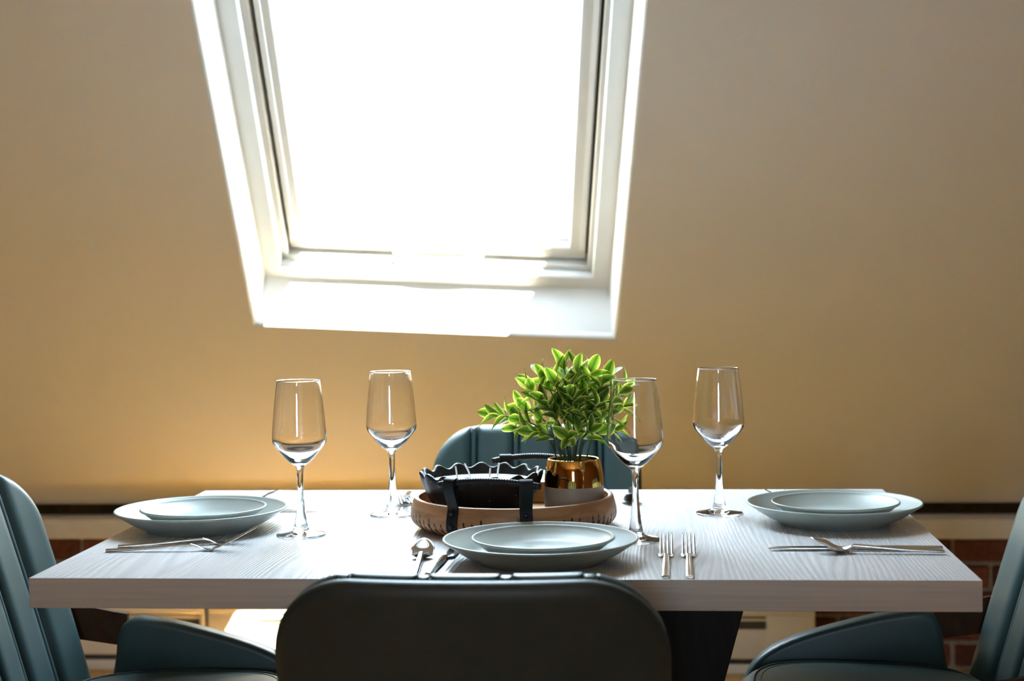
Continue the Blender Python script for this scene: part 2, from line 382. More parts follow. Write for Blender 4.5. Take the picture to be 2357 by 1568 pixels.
# knee wall of brick under the slope
KY = 2.09
kw = link('wall_back', boxm('wall_back', X0, X1, KY+.012, KY+.13, 0, .62, M['mortar']), label='low brick knee wall below the sloping wall', kind='structure')
bmeshes = []
for k in range(6):
    bm = bmesh.new(); bmesh.ops.create_cube(bm, size=1)
    for v in bm.verts: v.co = Vector((v.co.x*(.2+random.uniform(-.006, .004)), v.co.y*.05, v.co.z*(.063+random.uniform(-.003, .002))))
    bmesh.ops.bevel(bm, geom=bm.edges[:], offset=.005, segments=1, affect='EDGES')
    for v in bm.verts: v.co += Vector((random.uniform(-.0015, .0015), random.uniform(-.0015, .0015), random.uniform(-.0015, .0015)))
    me = bpy.data.meshes.new('brick'); bm.to_mesh(me); bm.free(); me.materials.append(M['brick']); bmeshes.append(me)
for c in range(5):
    x = -3.68 + (0.105 if c % 2 else 0)
    while x < 3.3:
        link('brick', random.choice(bmeshes), kw, (x, KY+.025+random.uniform(-.004, .004), .040+c*.0745))
        x += .21
tr = link('trim_1', boxm('trim_1', X0, X1, 1.960, 2.10, .391, .447, M['trim'], .008), label='cream painted timber ledge above the brick', kind='structure')

M['gap_shade'] = simple('gap_shade_brown', (0.060, 0.032, 0.010), 0.8, nscale=30, var=0.3, spec=0.1)  # dark brown stands in for the shade above the ledge
link('shade_strip', boxm('shade_strip', X0, X1, 2.060, 2.100, .447, .640, M['gap_shade']), label='dark strip painted as shade in the gap above the ledge', kind='structure')

# ------------------------------------------------------------------ skylight
w1 = empty('window_1', Wn(WW/2, 0, .1), label='white skylight set deep in the sloping wall', kind='structure')
w1i = Matrix.Translation(-w1.location)
def wlink(name, V, Fc, mat, smooth=False, **kw):
    me = mesh(name, [Vector(v)-w1.location for v in V], Fc, mat, smooth); return link(name, me, w1, **kw)
def rect(a0, a1, b0, b1, dep): return [Wn(a0, b0, dep), Wn(a1, b0, dep), Wn(a1, b1, dep), Wn(a0, b1, dep)]
# plaster reveal with a rounded lip
rings = []
for k in range(6):
    th = pi/2*k/5; o = L*(1-math.sin(th)); rings.append(rect(-o, WW+o, -o, WL+o, L*(1-math.cos(th))))
rings.append(rect(.012, WW-.012, .062, WL-.01, .10)); rings.append(rect(.012, WW-.012, .062, WL-.01, .125))
V = [v for r in rings for v in r]; Fc = [(4*j+i, 4*j+(i+1) % 4, 4*j+4+(i+1) % 4, 4*j+4+i) for j in range(len(rings)-1) for i in range(4)]
me = bpy.data.meshes.new('reveal'); me.from_pydata([tuple(Vector(v)-w1.location) for v in V], [], Fc); me.materials.append(M['white'])
link('reveal', me, w1, label='white plaster reveal and sill')
def ringframe(name, o, i, d0, d1, mat, bev=0.0, **kw):
    """o,i = (a0,a1,b0,b1) outer and inner rects; room-side face at depth d0, far face at d1."""
    V = rect(*o, d0)+rect(*i, d0+bev)+rect(*i, d1)+rect(*o, d1)
    if bev: V = rect(*o, d0)+rect(i[0]-bev, i[1]+bev, i[2]-bev, i[3]+bev, d0)+rect(*i, d0+bev)+rect(*i, d1)+rect(*o, d1)
    n = len(V)//4
    Fc = [(4*j+k, 4*j+(k+1) % 4, 4*((j+1) % n)+(k+1) % 4, 4*((j+1) % n)+k) for j in range(n) for k in range(4)]
    return wlink(name, V, Fc, mat, **kw)
f1o = (-.02, WW+.02, .03, WL+.02); f1i = (.056, WW-.056, .105, WL-.055)
ringframe('frame', f1o, f1i, .10, .23, M['frame'], .004)
f2i = (.072, WW-.068, .120, WL-.07)
ringframe('frame_step', f1i, f2i, .122, .23, M['frame'], .003)
gi = (.078, WW-.074, .128, WL-.076)
ringframe('gasket', f2i, gi, .165, .22, M['rubber'])
si = (.114, WW-.116, .166, WL-.115)
ringframe('sash', gi, si, .140, .205, M['frame'], .004)
bi = (.124, WW-.126, .178, WL-.125)
ringframe('glazing_bead', si, bi, .162, .195, M['frame'], .006)
V = rect(*bi, .178)+rect(*bi, .184); Fc = [(0, 1, 2, 3), (7, 6, 5, 4)]+[(i, (i+1) % 4, 4+(i+1) % 4, 4+i) for i in range(4)]
wlink('pane', V, Fc, M['pane'])
# curved grab handle on the lower sash rail
hp = spline([tuple(Wn(a, b, d)) for a, b, d in [(.335, .145, .138), (.345, .142, .118), (.44, .134, .110), (.535, .142, .118), (.545, .145, .138)]], 6)
V, Fc = tube(hp, .006, 10); wlink('handle', V, Fc, M['white'], True)
# side rails for a blind
for a in (.082, WW-.090):
    V = []; Fc = []
    V = [Wn(a+dx, b, d) for dx in (0, .012) for b in (.17, WL-.08) for d in (.128, .141)]
    Fc = [(0, 1, 3, 2), (4, 6, 7, 5), (0, 4, 5, 1), (2, 3, 7, 6), (0, 2, 6, 4), (1, 5, 7, 3)]
    wlink('blind_rail', V, Fc, M['white'])

def portal(name, mat4, sx, sy):
    l = bpy.data.lights.new(name, 'AREA'); l.shape = 'RECTANGLE'; l.size = sx; l.size_y = sy; l.cycles.is_portal = True
    o = bpy.data.objects.new(name, l); COL.objects.link(o); o.matrix_world = mat4; return o
e1 = (Wn(1, 0)-Wn(0, 0)).normalized(); e2 = (Wn(0, 1)-Wn(0, 0)).normalized(); e3 = e1.cross(e2); pc = Wn(WW/2, WL/2, .26)
if e3.dot(SN) < 0: e3 = -e3; e1 = -e1
portal('skylight_portal', Matrix(((e1.x, e2.x, e3.x, pc.x), (e1.y, e2.y, e3.y, pc.y), (e1.z, e2.z, e3.z, pc.z), (0, 0, 0, 1))), 1.1, 1.95)
portal('fill_window_portal', Matrix(((1, 0, 0, 0), (0, 0, -1, YB-.2), (0, 1, 0, 1.55), (0, 0, 0, 1))), 1.0, 1.3)

# ------------------------------------------------------------------ baseboard heaters
def heater(x0, x1, slots, label):
    h = empty('baseboard_heater', ((x0+x1)/2, 2.05, 0), label=label, cat='heater', group='baseboard heaters along the knee wall')
    lx0, lx1 = x0-(x0+x1)/2, x1-(x0+x1)/2
    y0 = -.035
    prof = [(.055, .03), (y0, .03), (y0, .125), (y0-.0, .128), (y0+.022, .130), (y0+.022, .160), (y0, .162), (y0, .178), (y0+.012, .19), (.055, .192)]
    # body: full profile between end caps, with a recessed louvre slot
    body_y0 = y0
    link('front_panel', boxm('front_panel', lx0, lx1, y0, y0+.006, .045, .128, M['heater'], .002), h)
    link('top_hood', boxm('top_hood', lx0, lx1, y0-.003, .038, .163, .192, M['heater'], .008, 3), h)
    link('back_plate', boxm('back_plate', lx0, lx1, .030, .037, .0, .17, M['heater']), h)
    link('toe_lip', boxm('toe_lip', lx0, lx1, y0+.004, y0+.012, .0, .028, M['heater'], .002), h)
    link('toe_recess', boxm('toe_recess', lx0+.005, lx1-.005, y0+.020, y0+.024, .0, .05, M['dark']), h)
    for (a, b) in slots:
        link('louvre', boxm('louvre', a-(x0+x1)/2, b-(x0+x1)/2, y0+.012, y0+.016, .128, .165, M['dark']), h)
        link('damper', boxm('damper', a-(x0+x1)/2, b-(x0+x1)/2, y0+.004, y0+.016, .150, .158, M['heater'], .002), h)
    xs = [x0]+[v for s in slots for v in s]+[x1]
    for a, b in zip(xs[::2], xs[1::2]):
        link('end_cap', boxm('end_cap', a-(x0+x1)/2, b-(x0+x1)/2, y0-.002, .036, .03, .190, M['heater'], .006), h)
heater(-2.75, -1.085, [(-2.62, -1.10)], 'cream baseboard heater at the left, behind the left chair arm')
heater(-1.075, .655, [(-.93, .52)], 'cream baseboard heater below the skylight with sunlight on it')

# ------------------------------------------------------------------ table
TZ = 0.75
tb = empty('dining_table', (0, 0, 0), label='whitewashed wood dining table on dark crossed legs', cat='table')
me = boxm('table_top', -.6, .6, -.4, .4, TZ-.0394, TZ, M['table'], .0016, 2)
me.materials.append(M['table_edge'])
for p in me.polygons:
    if abs(p.normal.z) < .9: p.material_index = 1
link('table_top', me, tb, label='thick whitewashed wood top')
# dark V legs meeting at a floor beam
for sx in (-1, 1):
    poly = [(.0, .05), (.176, .05), (.3545, TZ-.0395), (.165, TZ-.0395)]
    poly = [(sx*x, z) for x, z in poly]
    if sx < 0: poly = poly[::-1]
    V, Fc = slab(poly, .15, .003, lambda p, h: (p[0], .040+h, p[1]), 2)
    link('leg', autosmooth(mesh('leg', V, Fc, M['dark_wood'])), tb, label='slanted dark stained leg')
link('foot_beam', boxm('foot_beam', -.27, .27, -.05, .13, 0, .052, M['dark_wood'], .004), tb)

# ------------------------------------------------------------------ chairs
BW, BT, BR = .207, .826, .092      # half width, top, corner radius of the backrest
def back_y(x, z):                    # front face of the backrest, reclining and curved round the sitter
    v = (z-.45)/.36
    return -.222-.096*v-.009*v*v + .036*(abs(x)/BW)**2.2
def top_z(x, w=BW, top=BT, r=BR):
    a = abs(x)
    if a <= w-r: return top-.004*(a/(w-r))**2*0
    return top-r+math.sqrt(max(0, r*r-(a-(w-r))**2))
def grid_pad(x0, x1, zb, front, back, er, nx, nz, w=BW, top=BT, r=BR):
    """closed pad over x0..x1, zb..top_z(x): front(x,z), back(x,z) give y; edges rounded over distance er."""
    def spread(n): return [0.5-0.5*math.cos(pi*k/n) for k in range(n+1)]
    us, vsn = spread(nx), spread(nz); Vf, Vb = [], []
    for v in vsn:
        for u in us:
            x = x0+(x1-x0)*u; zt = top_z(x, w, top, r); z = zb+(zt-zb)*v
            dx = min(x-x0, x1-x); dz = min(z-zb, zt-z)
            a = abs(x)
            if a > w-r and z > top-r:
                dz = min(dz, max(0, r-math.hypot(a-(w-r), z-(top-r))))
            d = max(0, min(dx, dz)); e = math.sqrt(max(0, 1-(1-min(d/er, 1))**2))
            f, b = front(x, z), back(x, z); m = (f+b)/2
            Vf.append((x, m+(f-m)*e, z)); Vb.append((x, m+(b-m)*e, z))
    n = len(Vf); W = nx+1; Fc = []
    for j in range(nz):
        for i in range(nx):
            a, b, c, d = j*W+i, j*W+i+1, (j+1)*W+i+1, (j+1)*W+i
            Fc.append((a, d, c, b)); Fc.append((n+a, n+b, n+c, n+d))
    me_v = Vf+Vb
    return me_v, Fc
def weld(me, d=1e-5):
    bm = bmesh.new(); bm.from_mesh(me); bmesh.ops.remove_doubles(bm, verts=bm.verts, dist=d)
    bmesh.ops.recalc_face_normals(bm, faces=bm.faces); bm.to_mesh(me); bm.free()
    me.polygons.foreach_set('use_smooth', [True]*len(me.polygons)); return me
ZB = .43
parts = {}
V, Fc = grid_pad(-BW, BW, ZB, lambda x, z: back_y(x, z)-.016, lambda x, z: back_y(x, z)-.048, .018, 56, 40)
parts['backrest'] = weld(mesh('backrest', V, Fc, M['leather_back']))
seams = [-.126, -.042, .042, .126]; sw = .0066
edges_x = [-BW+.002]+[v for s in seams for v in (s-sw, s+sw)]+[BW-.002]
parts['channel'] = []
for a, b in zip(edges_x[::2], edges_x[1::2]):
    V, Fc = grid_pad(a, b, ZB+.004, lambda x, z: back_y(x, z)+.006, lambda x, z: back_y(x, z)-.026, .014, 14, 40, BW-.002, BT+.003, BR)
    parts['channel'].append(weld(mesh('channel', V, Fc, M['leather'])))
parts['seam'] = []
for s in seams:
    V, Fc = grid_pad(s-sw+.0008, s+sw-.0008, ZB+.006, lambda x, z: back_y(x, z)-.0005, lambda x, z: back_y(x, z)-.022, .004, 8, 36, BW, BT+.0015, BR)
    parts['seam'].append(weld(mesh('seam', V, Fc, M['leather'])))
# seat cushion
def superell(hx, y0, y1, n=64, e=3.2, front=1.0):
    cyy, hy = (y0+y1)/2, (y1-y0)/2; out = []
    for k in range(n):
        t = 2*pi*k/n; c, s = math.cos(t), math.sin(t)
        x = hx*math.copysign(abs(c)**(2/e), c); y = cyy+hy*math.copysign(abs(s)**(2/e), s)
        out.append((x*(1.0+.05*(y-cyy)/hy), y))
    return out
seat_poly = superell(.206, -.215, .190)
def dome(p, h):
    q = min(1, (p[0]/.22)**2*.5+((p[1])/.22)**2*.5)
    return (p[0], p[1], .448+h+(.014*(1-q) if h > 0 else 0))
def cushion(poly, t, r, mp, rings=8):
    V, Fc = slab(poly, t, r, mp, 6); n = len(poly); Fc = Fc[:-2]
    base = 0; q0 = offset_poly(poly, r); c = Vector((0, 0)); top_ids = list(range(n)); ids = top_ids
    bot_ids = [len(V)-n+k for k in range(n)]
    # V ring 0 has inset r at h=+t/2
    prev = top_ids
    for j in range(1, rings):
        f = 1-j/rings; cur = []
        for p in q0: cur.append(len(V)); V.append(mp((p.x*f, p.y*f), t/2))
        for k in range(n): Fc.append((prev[k], cur[k], cur[(k+1) % n], prev[(k+1) % n]))
        prev = cur
    Fc.append(tuple(prev)); Fc.append(tuple(bot_ids[::-1])); return V, Fc
V, Fc = cushion(seat_poly, .075, .034, dome); parts['seat'] = autosmooth(mesh('seat', V, Fc, M['leather']), 60)
pp = offset_poly(seat_poly, .030); path = [Vector(dome((p.x, p.y), .0375)) + Vector((0, 0, .0005)) for p in pp]
def loop_tube(path, r, n=6):
    V, Fc = [], []; m = len(path)
    for i, p in enumerate(path):
        t = (path[(i+1) % m]-path[i-1]).normalized(); a = t.cross(Vector((0, 0, 1))).normalized(); b = t.cross(a)
        for k in range(n): th = 2*pi*k/n; V.append(p+a*r*math.cos(th)+b*r*math.sin(th))
    for i in range(m):
        for k in range(n): Fc.append((i*n+k, i*n+(k+1) % n, ((i+1) % m)*n+(k+1) % n, ((i+1) % m)*n+k))
    return V, Fc
V, Fc = loop_tube(path, .0016); parts['seat_piping'] = mesh('piping', V, Fc, M['thread'])
pp2 = offset_poly(seat_poly, .040); path2 = [Vector(dome((p.x, p.y), .0375)) + Vector((0, 0, -.0002)) for p in pp2]
V, Fc = loop_tube(path2, .0012); parts['seat_stitch'] = mesh('stitch', V, Fc, M['thread'])
V, Fc = slab(superell(.19, -.17, .175), .03, .006, lambda p, h: (p[0], p[1], .395+h), 2); parts['seat_base'] = autosmooth(mesh('seat_base', V, Fc, M['leather_back']))
# padded side wing: profile in (y,z)
wing = [(.145, .405), (.172, .428), (.166, .458), (.146, .488), (.11, .513), (.05, .536), (-.04, .560), (-.09, .569), (-.122, .572), (-.143, .561),
        (-.153, .538), (-.157, .505), (-.165, .465), (-.176, .430), (-.166, .405)]
wing = [(p.x, p.y) for p in spline([(a, b, 0) for a, b in wing], 3)]
wing = wing[::-1] if sum((a[0]*b[1]-b[0]*a[1]) for a, b in zip(wing, wing[1:]+wing[:1])) < 0 else wing
def wingmap(sx):
    def f(p, h):
        return (sx*(.229+h), p[0], p[1])
    return f
parts['arm'] = []
for sx in (-1, 1):
    V, Fc = slab(wing, .040, .011, wingmap(sx), 5); parts['arm'].append(autosmooth(mesh('arm', V, Fc, M['leather']), 50))
# bent walnut band that carries the arms round the back
def band():
    V, Fc = [], []; n = 40
    for k in range(n+1):
        t = -1+2*k/n
        th = t*pi/2
        x = .240*math.copysign(abs(math.sin(th))**.75, th); y = -.142-.205*abs(math.cos(th))**.8
        zl = .520+.03*min(1, abs(math.cos(th))*1.4); zh = .574+.040*min(1, abs(math.cos(th))*1.4)
        nx, ny = math.sin(th), -math.cos(th)
        for o in (-.005, .005):
            for z in (zl, zh): V.append((x+nx*o, y+ny*o, z))
    for k in range(n):
        a, b = 4*k, 4*k+4
        Fc += [(a, a+1, b+1, b), (a+2, b+2, b+3, a+3), (a, b, b+2, a+2), (a+1, a+3, b+3, b+1)]
    Fc += [(0, 2, 3, 1), (4*n, 4*n+1, 4*n+3, 4*n+2)]
    return autosmooth(mesh('arm_band', V, Fc, M['walnut']), 40)
parts['arm_band'] = band()
parts['leg'] = []
for sx in (-1, 1):
    for sy in (-1, 1):
        V, Fc = tube([(sx*.15, sy*.13, .385), (sx*.215, sy*.20, 0.0)], [.013, .009], 12); parts['leg'].append(autosmooth(mesh('leg', V, Fc, M['leg_metal']), 40))
def make_chair(loc, rz, label):
    c = empty('dining_chair', loc, rz, label=label, cat='chair', group='teal leather dining chairs around the table')
    b = link('backrest', parts['backrest'], c, label='dark smooth outer back')
    for m in parts['channel']: link('channel', m, b, label='padded teal leather channel')
    for m in parts['seam']: link('seam', m, b)
    s = link('seat', parts['seat'], c); link('piping', parts['seat_piping'], s); link('stitch', parts['seat_stitch'], s)
    link('seat_base', parts['seat_base'], c)
    for m in parts['arm']: link('arm', m, c, label='padded side wing')
    link('arm_band', parts['arm_band'], c, label='dark brown band joining the arms')
    for m in parts['leg']: link('leg', m, c)
    return c
make_chair((.010, -.430, 0), 0, 'teal leather chair nearest the viewer, dark back turned this way')
make_chair((-.025, .434, 0), pi, 'teal leather chair on the far side under the skylight')
make_chair((-.528, -.053, 0), -pi/2+.013, 'teal leather chair at the left end of the table')
make_chair((.514, .032, 0), pi/2-.022, 'teal leather chair at the right end of the table')

# ------------------------------------------------------------------ plates
def coupe(R, h, foot, t):
    bot = spline([(0, .004), (foot*.8, .004), (foot-.006, .0035), (foot-.005, 0), (foot, 0), (foot+.003, .0025), (R*.78, h*.42), (R*.93, h*.78), (R-.0012, h-.0028)], 5) if False else None
    o = [(0, .0045), (foot-.008, .0045), (foot-.0065, .0), (foot-.001, .0), (foot+.001, .003)]
    oc = [(p.x, p.y) for p in spline([(foot+.001, .003, 0), (R*.80, h*.40, 0), (R*.93, h*.74, 0), (R-.0002, h-.003, 0)], 6)][1:]
    lip = [(R-.0002, h-.0014), (R-.001, h-.0004), (R-.0022, h), (R-.0034, h-.0006)]
    ic = [(p.x, p.y) for p in spline([(R-.0034, h-.0006, 0), (R*.92, h*.74+t*.55, 0), (R*.80, h*.42+t*.75, 0), (foot+.004, t+.0042, 0), (foot*.6, t+.0025, 0), (0, t+.002, 0)], 6)][1:]
    prof = [(0, .0045)]+o[1:]+oc+lip+ic
    V, Fc = lathe(prof, 96); return autosmooth(mesh('plate', V, Fc, M['plate']), 60)
big = coupe(.1305, .0325, .083, .0042); small = coupe(.0955, .0270, .058, .0038)
SMZ = .0074
for (bx, by), (sx, sy), where in [((.052, -.278), (.058, -.284), 'front setting behind the near chair'), ((-.485, -.014), (-.478, -.018), 'setting at the left end of the table'),
                                  ((.474, .040), (.476, .030), 'setting at the right end of the table'), ((-.02, .292), (-.018, .290), 'far setting behind the tray')]:
    link('dinner_plate', big, None, (bx, by, TZ), label='large sage grey coupe plate, '+where, cat='plate', group='large plates')
    dx, dy = (sx-bx)*.6, (sy-by)*.6
    link('salad_plate', small, None, (bx+dx, by+dy, TZ+SMZ), label='small sage grey plate on top, '+where, cat='plate', group='small plates')

# ------------------------------------------------------------------ wine glasses
def glass_parts():
    H = .2295
    out = [(.0055, .098), (.0062, .1005), (.0085, .1045), (.0145, .1085), (.0225, .1165), (.0310, .1265), (.0365, .1335), (.0392, .1385), (.0401, .1440), (.0397, .1540), (.0375, .1800), (.0345, .2080), (.0320, .2280)]
    out = [(p.x, p.y) for p in spline([(a, b, 0) for a, b in out], 4)]
    lip = [(.0322, .2288), (.0319, .2296), (.0312, .2299), (.0306, .2294), (.0304, .2280)]
    inn = [(.0304, .2280), (.0333, .2080), (.0363, .1800), (.0384, .1540), (.0388, .1445), (.0379, .1395), (.0350, .1345), (.0290, .1272), (.0205, .1188), (.0125, .1130), (.0060, .1105), (0, .1100)]
    inn = [(p.x, p.y) for p in spline([(a, b, 0) for a, b in inn], 4)][1:]; inn[-1] = (0, inn[-1][1])
    V, Fc = lathe(out+lip+inn, 80); bowl = mesh('bowl', V, Fc, M['glass'])
    st = [(p.x, p.y) for p in spline([(.0113, .0105, 0), (.0092, .019, 0), (.0068, .036, 0), (.0050, .058, 0), (.0046, .080, 0), (.0048, .092, 0), (.0055, .098, 0)], 5)]
    V, Fc = lathe(st, 48); stem = mesh('stem', V, Fc, M['glass'])
    ft = [(0, .0008), (.030, .0004), (.0355, .0002), (.0366, .0010), (.0368, .0020), (.0358, .0030)]
    ft += [(p.x, p.y) for p in spline([(.0358, .0030, 0), (.028, .0044, 0), (.019, .0062, 0), (.0135, .0082, 0), (.0113, .0105, 0)], 4)][1:]
    V, Fc = lathe(ft, 64); foot = mesh('foot', V, Fc, M['glass'])
    # orientation: recalc on open meshes may flip; force outward
    for me in (bowl, stem, foot):
        bm = bmesh.new(); bm.from_mesh(me); bm.faces.ensure_lookup_table()
        ref = max(bm.faces, key=lambda f: f.calc_center_median().xy.length); c = ref.calc_center_median()
        if ref.normal.dot(Vector((c.x, c.y, 0))) < 0: bmesh.ops.reverse_faces(bm, faces=bm.faces)
        bm.to_mesh(me); bm.free()
    return bowl, stem, foot
GP = glass_parts()
for x, y, lab in [(-.316, -.078, 'empty wine glass beside the left plate, leftmost of the four'), (-.211, .114, 'empty wine glass on the far side left of the candle bowl'),
                  (.177, -.118, 'empty wine glass in front of the plant, behind the front plate'), (.306, .124, 'empty wine glass furthest right, beside the right plate')]:
    g = empty('wine_glass', (x, y, TZ), label=lab, cat='wine glass', group='stemmed wine glasses')
    for n, me in zip(('bowl', 'stem', 'foot'), GP): link(n, me, g)

# ------------------------------------------------------------------ cutlery (local +Y towards the head, handle end at y=0)
def strip(pts, n_across, crown=0.0):
    """pts: (y, halfwidth, z, thickness). Closed flat bar following the profile."""
    V, Fc = [], []; m = n_across
    for y, w, z, t in pts:
        for k in range(m+1):
            s = -1+2*k/m; V.append((w*s, y, z+t/2*(1-.75*abs(s)**4)+crown*(1-s*s)))
        for k in range(m+1):
            s = 1-2*k/m; V.append((w*s, y, z-t/2*(1-.75*abs(s)**4)+crown*(1-s*s)))
    R = 2*(m+1)
    for j in range(len(pts)-1):
        for k in range(R): Fc.append((j*R+k, j*R+(k+1) % R, (j+1)*R+(k+1) % R, (j+1)*R+k))
    Fc.append(tuple(range(R))[::-1]); Fc.append(tuple((len(pts)-1)*R+k for k in range(R)))
    return V, Fc
def smp(pts, n): return [tuple(p) for p in spline4(pts, n)]
def spline4(pts, n):
    out = []; P = [tuple(2*a-b for a, b in zip(pts[0], pts[1]))]+list(pts)+[tuple(2*a-b for a, b in zip(pts[-1], pts[-2]))]
    for i in range(1, len(P)-2):
        for k in range(n):
            t = k/n; a, b, c, d = P[i-1:i+3]
            out.append(tuple(.5*(2*b_+(c_-a_)*t+(2*a_-5*b_+4*c_-d_)*t*t+(3*b_-a_-3*c_+d_)*t**3) for a_, b_, c_, d_ in zip(a, b, c, d)))
    out.append(P[-2]); return out
HP = [(0, .0045, .0022, .0040), (.004, .0048, .0022, .0042), (.05, .0044, .0040, .0040), (.095, .0038, .0072, .0036), (.118, .0033, .0086, .0034)]
V, Fc = strip(smp(HP, 5), 6); handle_me = autosmooth(mesh('handle', V, Fc, M['steel']), 40)
# fork
V, Fc = strip(smp([(.118, .0033, .0086, .0034), (.126, .0034, .0064, .0030), (.134, .0050, .0030, .0024), (.140, .0088, .0016, .0020), (.146, .0100, .0018, .0018), (.150, .0101, .0030, .0018)], 5), 10)
fork_root = autosmooth(mesh('fork_head', V, Fc, M['steel']), 40)
tines = []
for k in range(4):
    cx = -.0077+k*.00513
    V, Fc = strip(smp([(.148, .0019, .0024, .0018), (.162, .0017, .0075, .0018), (.178, .0014, .0150, .0017), (.191, .0010, .0215, .0015), (.196, .0005, .0240, .0010)], 4), 4)
    tines.append(autosmooth(mesh('tine', [(x+cx, y, z) for x, y, z in V], Fc, M['steel']), 40))
# spoon
def spoon_bowl(L0=.118, Lb=.056, w=.0165, dep=.0085):
    V, Fc = [], []; nu, nv = 18, 14
    def pt(u, v, off):
        a = u*Lb; hw = w*math.sin(pi*min(1, max(0, u))**.82)**.62 if 0 < u < 1 else 0
        hw = max(hw, .0030*(1-u)); x = hw*v
        d = dep*(math.sin(pi*min(1, u**.8)))**.9*(1-v*v)
        zz = .0086 + (.0105)*(u**1.8) - .0055*math.sin(pi*min(1, u*1.6))*(1 if u < .62 else 0) - d*.62 + off
        return (x, L0+a, zz)
    for off in (0, -.0013):
        for i in range(nu+1):
            for j in range(nv+1): V.append(pt(i/nu, -1+2*j/nv, off))
    W = nv+1; N = (nu+1)*W
    for i in range(nu):
        for j in range(nv):
            a, b, c, d = i*W+j, i*W+j+1, (i+1)*W+j+1, (i+1)*W+j
            Fc += [(a, b, c, d), (N+a, N+d, N+c, N+b)]
    for i in range(nu):
        for j in (0, nv): a, b = i*W+j, (i+1)*W+j; Fc.append((a, b, N+b, N+a))
    for j in range(nv): Fc.append((j, j+1, N+j+1, N+j)); a = nu*W+j; Fc.append((a, a+1, N+a+1, N+a))
    mz = min(v[2] for v in V)
    return mesh('spoon_bowl', V, Fc, M['steel']), mz
sb_me, sb_min = spoon_bowl()
weld(sb_me, 2e-5)
# knife
V, Fc = strip(smp([(0, .0048, .0032, .0056), (.004, .0052, .0034, .0060), (.06, .0050, .0036, .0062), (.118, .0044, .0036, .0056), (.122, .0040, .0036, .0050)], 5), 6)
knife_handle = autosmooth(mesh('handle', V, Fc, M['steel']), 40)
kp = [(-.0042, .120), (-.0030, .120), (.0030, .121), (.0100, .128), (.0120, .133), (.0122, .16), (.0115, .195), (.0085, .215), (.0020, .228), (-.0025, .231), (-.0042, .225)]
V, Fc = slab(kp, .0018, .0005, lambda p, h: (p[0], p[1], .0030+h), 2); knife_blade = autosmooth(mesh('blade', V, Fc, M['steel']), 40)
def head_dir(x0, y0, x1, y1): return math.atan2(-(x1-x0), (y1-y0))
def fork(x, y, rz, label):
    f = empty('fork', (x, y, TZ+.0003), rz, label=label, cat='fork', group='steel forks')
    link('handle', handle_me, f); link('fork_head', fork_root, f)
    for t in tines: link('tine', t, f)
def spoon(x, y, rz, label):
    s = empty('spoon', (x, y, TZ+max(0, -sb_min)+.0002), rz, label=label, cat='spoon', group='steel spoons')
    link('handle', handle_me, s); link('spoon_bowl', sb_me, s)
def knife(x, y, rz, label):
    k = empty('knife', (x, y, TZ+.0003), rz, label=label, cat='knife', group='steel knives')
    link('handle', knife_handle, k); link('blade', knife_blade, k)
D = math.radians
fork(.2155, -.393, D(-1.0), 'steel fork right of the front plate, nearer the plate')
fork(.2455, -.393, D(-1.0), 'steel fork right of the front plate, further from the plate')
spoon(-.100, -.393, D(4), 'steel spoon left of the front plate by the near table edge')
knife(-.083, -.390, D(-2.5), 'steel knife left of the front plate, tip under its rim')
fork(-.562, -.216, D(-85), 'steel fork by the left plate, nearest the table edge')
fork(-.556, -.184, D(-77), 'steel fork tucked close against the left plate')
knife(-.565, .152, D(-89), 'steel knife on the far side of the left plate')
spoon(-.600, .235, D(-82), 'steel spoon on the far side of the left plate, mostly hidden')
spoon(.586, -.226, D(85), 'steel spoon lying across the knife by the right plate')
knife(.588, -.198, D(90), 'steel knife in front of the right plate')
fork(.585, .195, D(95), 'steel fork behind the right plate, nearer the plate')
fork(.580, .232, D(92), 'steel fork behind the right plate, nearer the far edge')
fork(-.222, .362, D(184), 'steel fork on the far side, behind the stem of the left glass')
fork(-.194, .368, D(178), 'steel fork on the far side between glass and tray')
spoon(.165, .385, D(180), 'steel spoon on the far side, bowl towards the viewer beside the plant')

# ------------------------------------------------------------------ wooden tray
TX, TY = -.008, .005
tray = empty('serving_tray', (TX, TY, TZ), label='round acacia wood tray with notched sides and black strap handles', cat='tray')
op = [(0, 0), (.128, 0), (.134, .0012), (.1445, .006), (.1525, .0125), (.1556, .020), (.1550, .030), (.1522, .041), (.1505, .0478), (.1492, .0490), (.1440, .0490), (.1428, .0480)]
ip = [(.1428, .0480), (.1448, .036), (.1445, .024), (.1410, .0165), (.1340, .0150), (0, .0150)]
oc = [(0, 0), (.128, 0)]+[(p.x, p.y) for p in spline([(a, b, 0) for a, b in op[2:8]], 5)]+[op[8], op[9], op[10]]
prof = oc+[(p.x, p.y) for p in spline([(a, b, 0) for a, b in ip], 3)]
prof[-1] = (0, .015)
NN = 72; SEG = NN*10
hts = [.026+.013*random.random() for _ in range(NN)]
ncut = len(oc)-3
def notch(i, t, r, z):
    if not (2 <= i < ncut) : return r, z
    ph = (t/(2*pi)*NN); k = int(ph) % NN; u = abs(ph-int(ph)-.5)*2      # 0 in groove centre
    h = hts[k]
    if z > h: return r, z
    wdt = .60*min(1, (h-z)/.022)
    if u < wdt: return r-.0048*(1-(u/wdt)**2)*min(1, (h-z)/.010), z
    return r, z
V, Fc = lathe(prof, SEG, rad=notch)
mi = []
for fi, f in enumerate(Fc):
    c = sum((Vector(V[i]) for i in f), Vector())/len(f); ang = math.atan2(c.y, c.x) % (2*pi); ph = ang/(2*pi)*NN; k = int(ph) % NN
    u = abs(ph-int(ph)-.5)*2; h = hts[k]; rr = math.hypot(c.x, c.y)
    mi.append(1 if (.001 < c.z < h-.002 and 1 <= fi//SEG < ncut and u < .52*min(1, (h-c.z)/.022)) else 0)
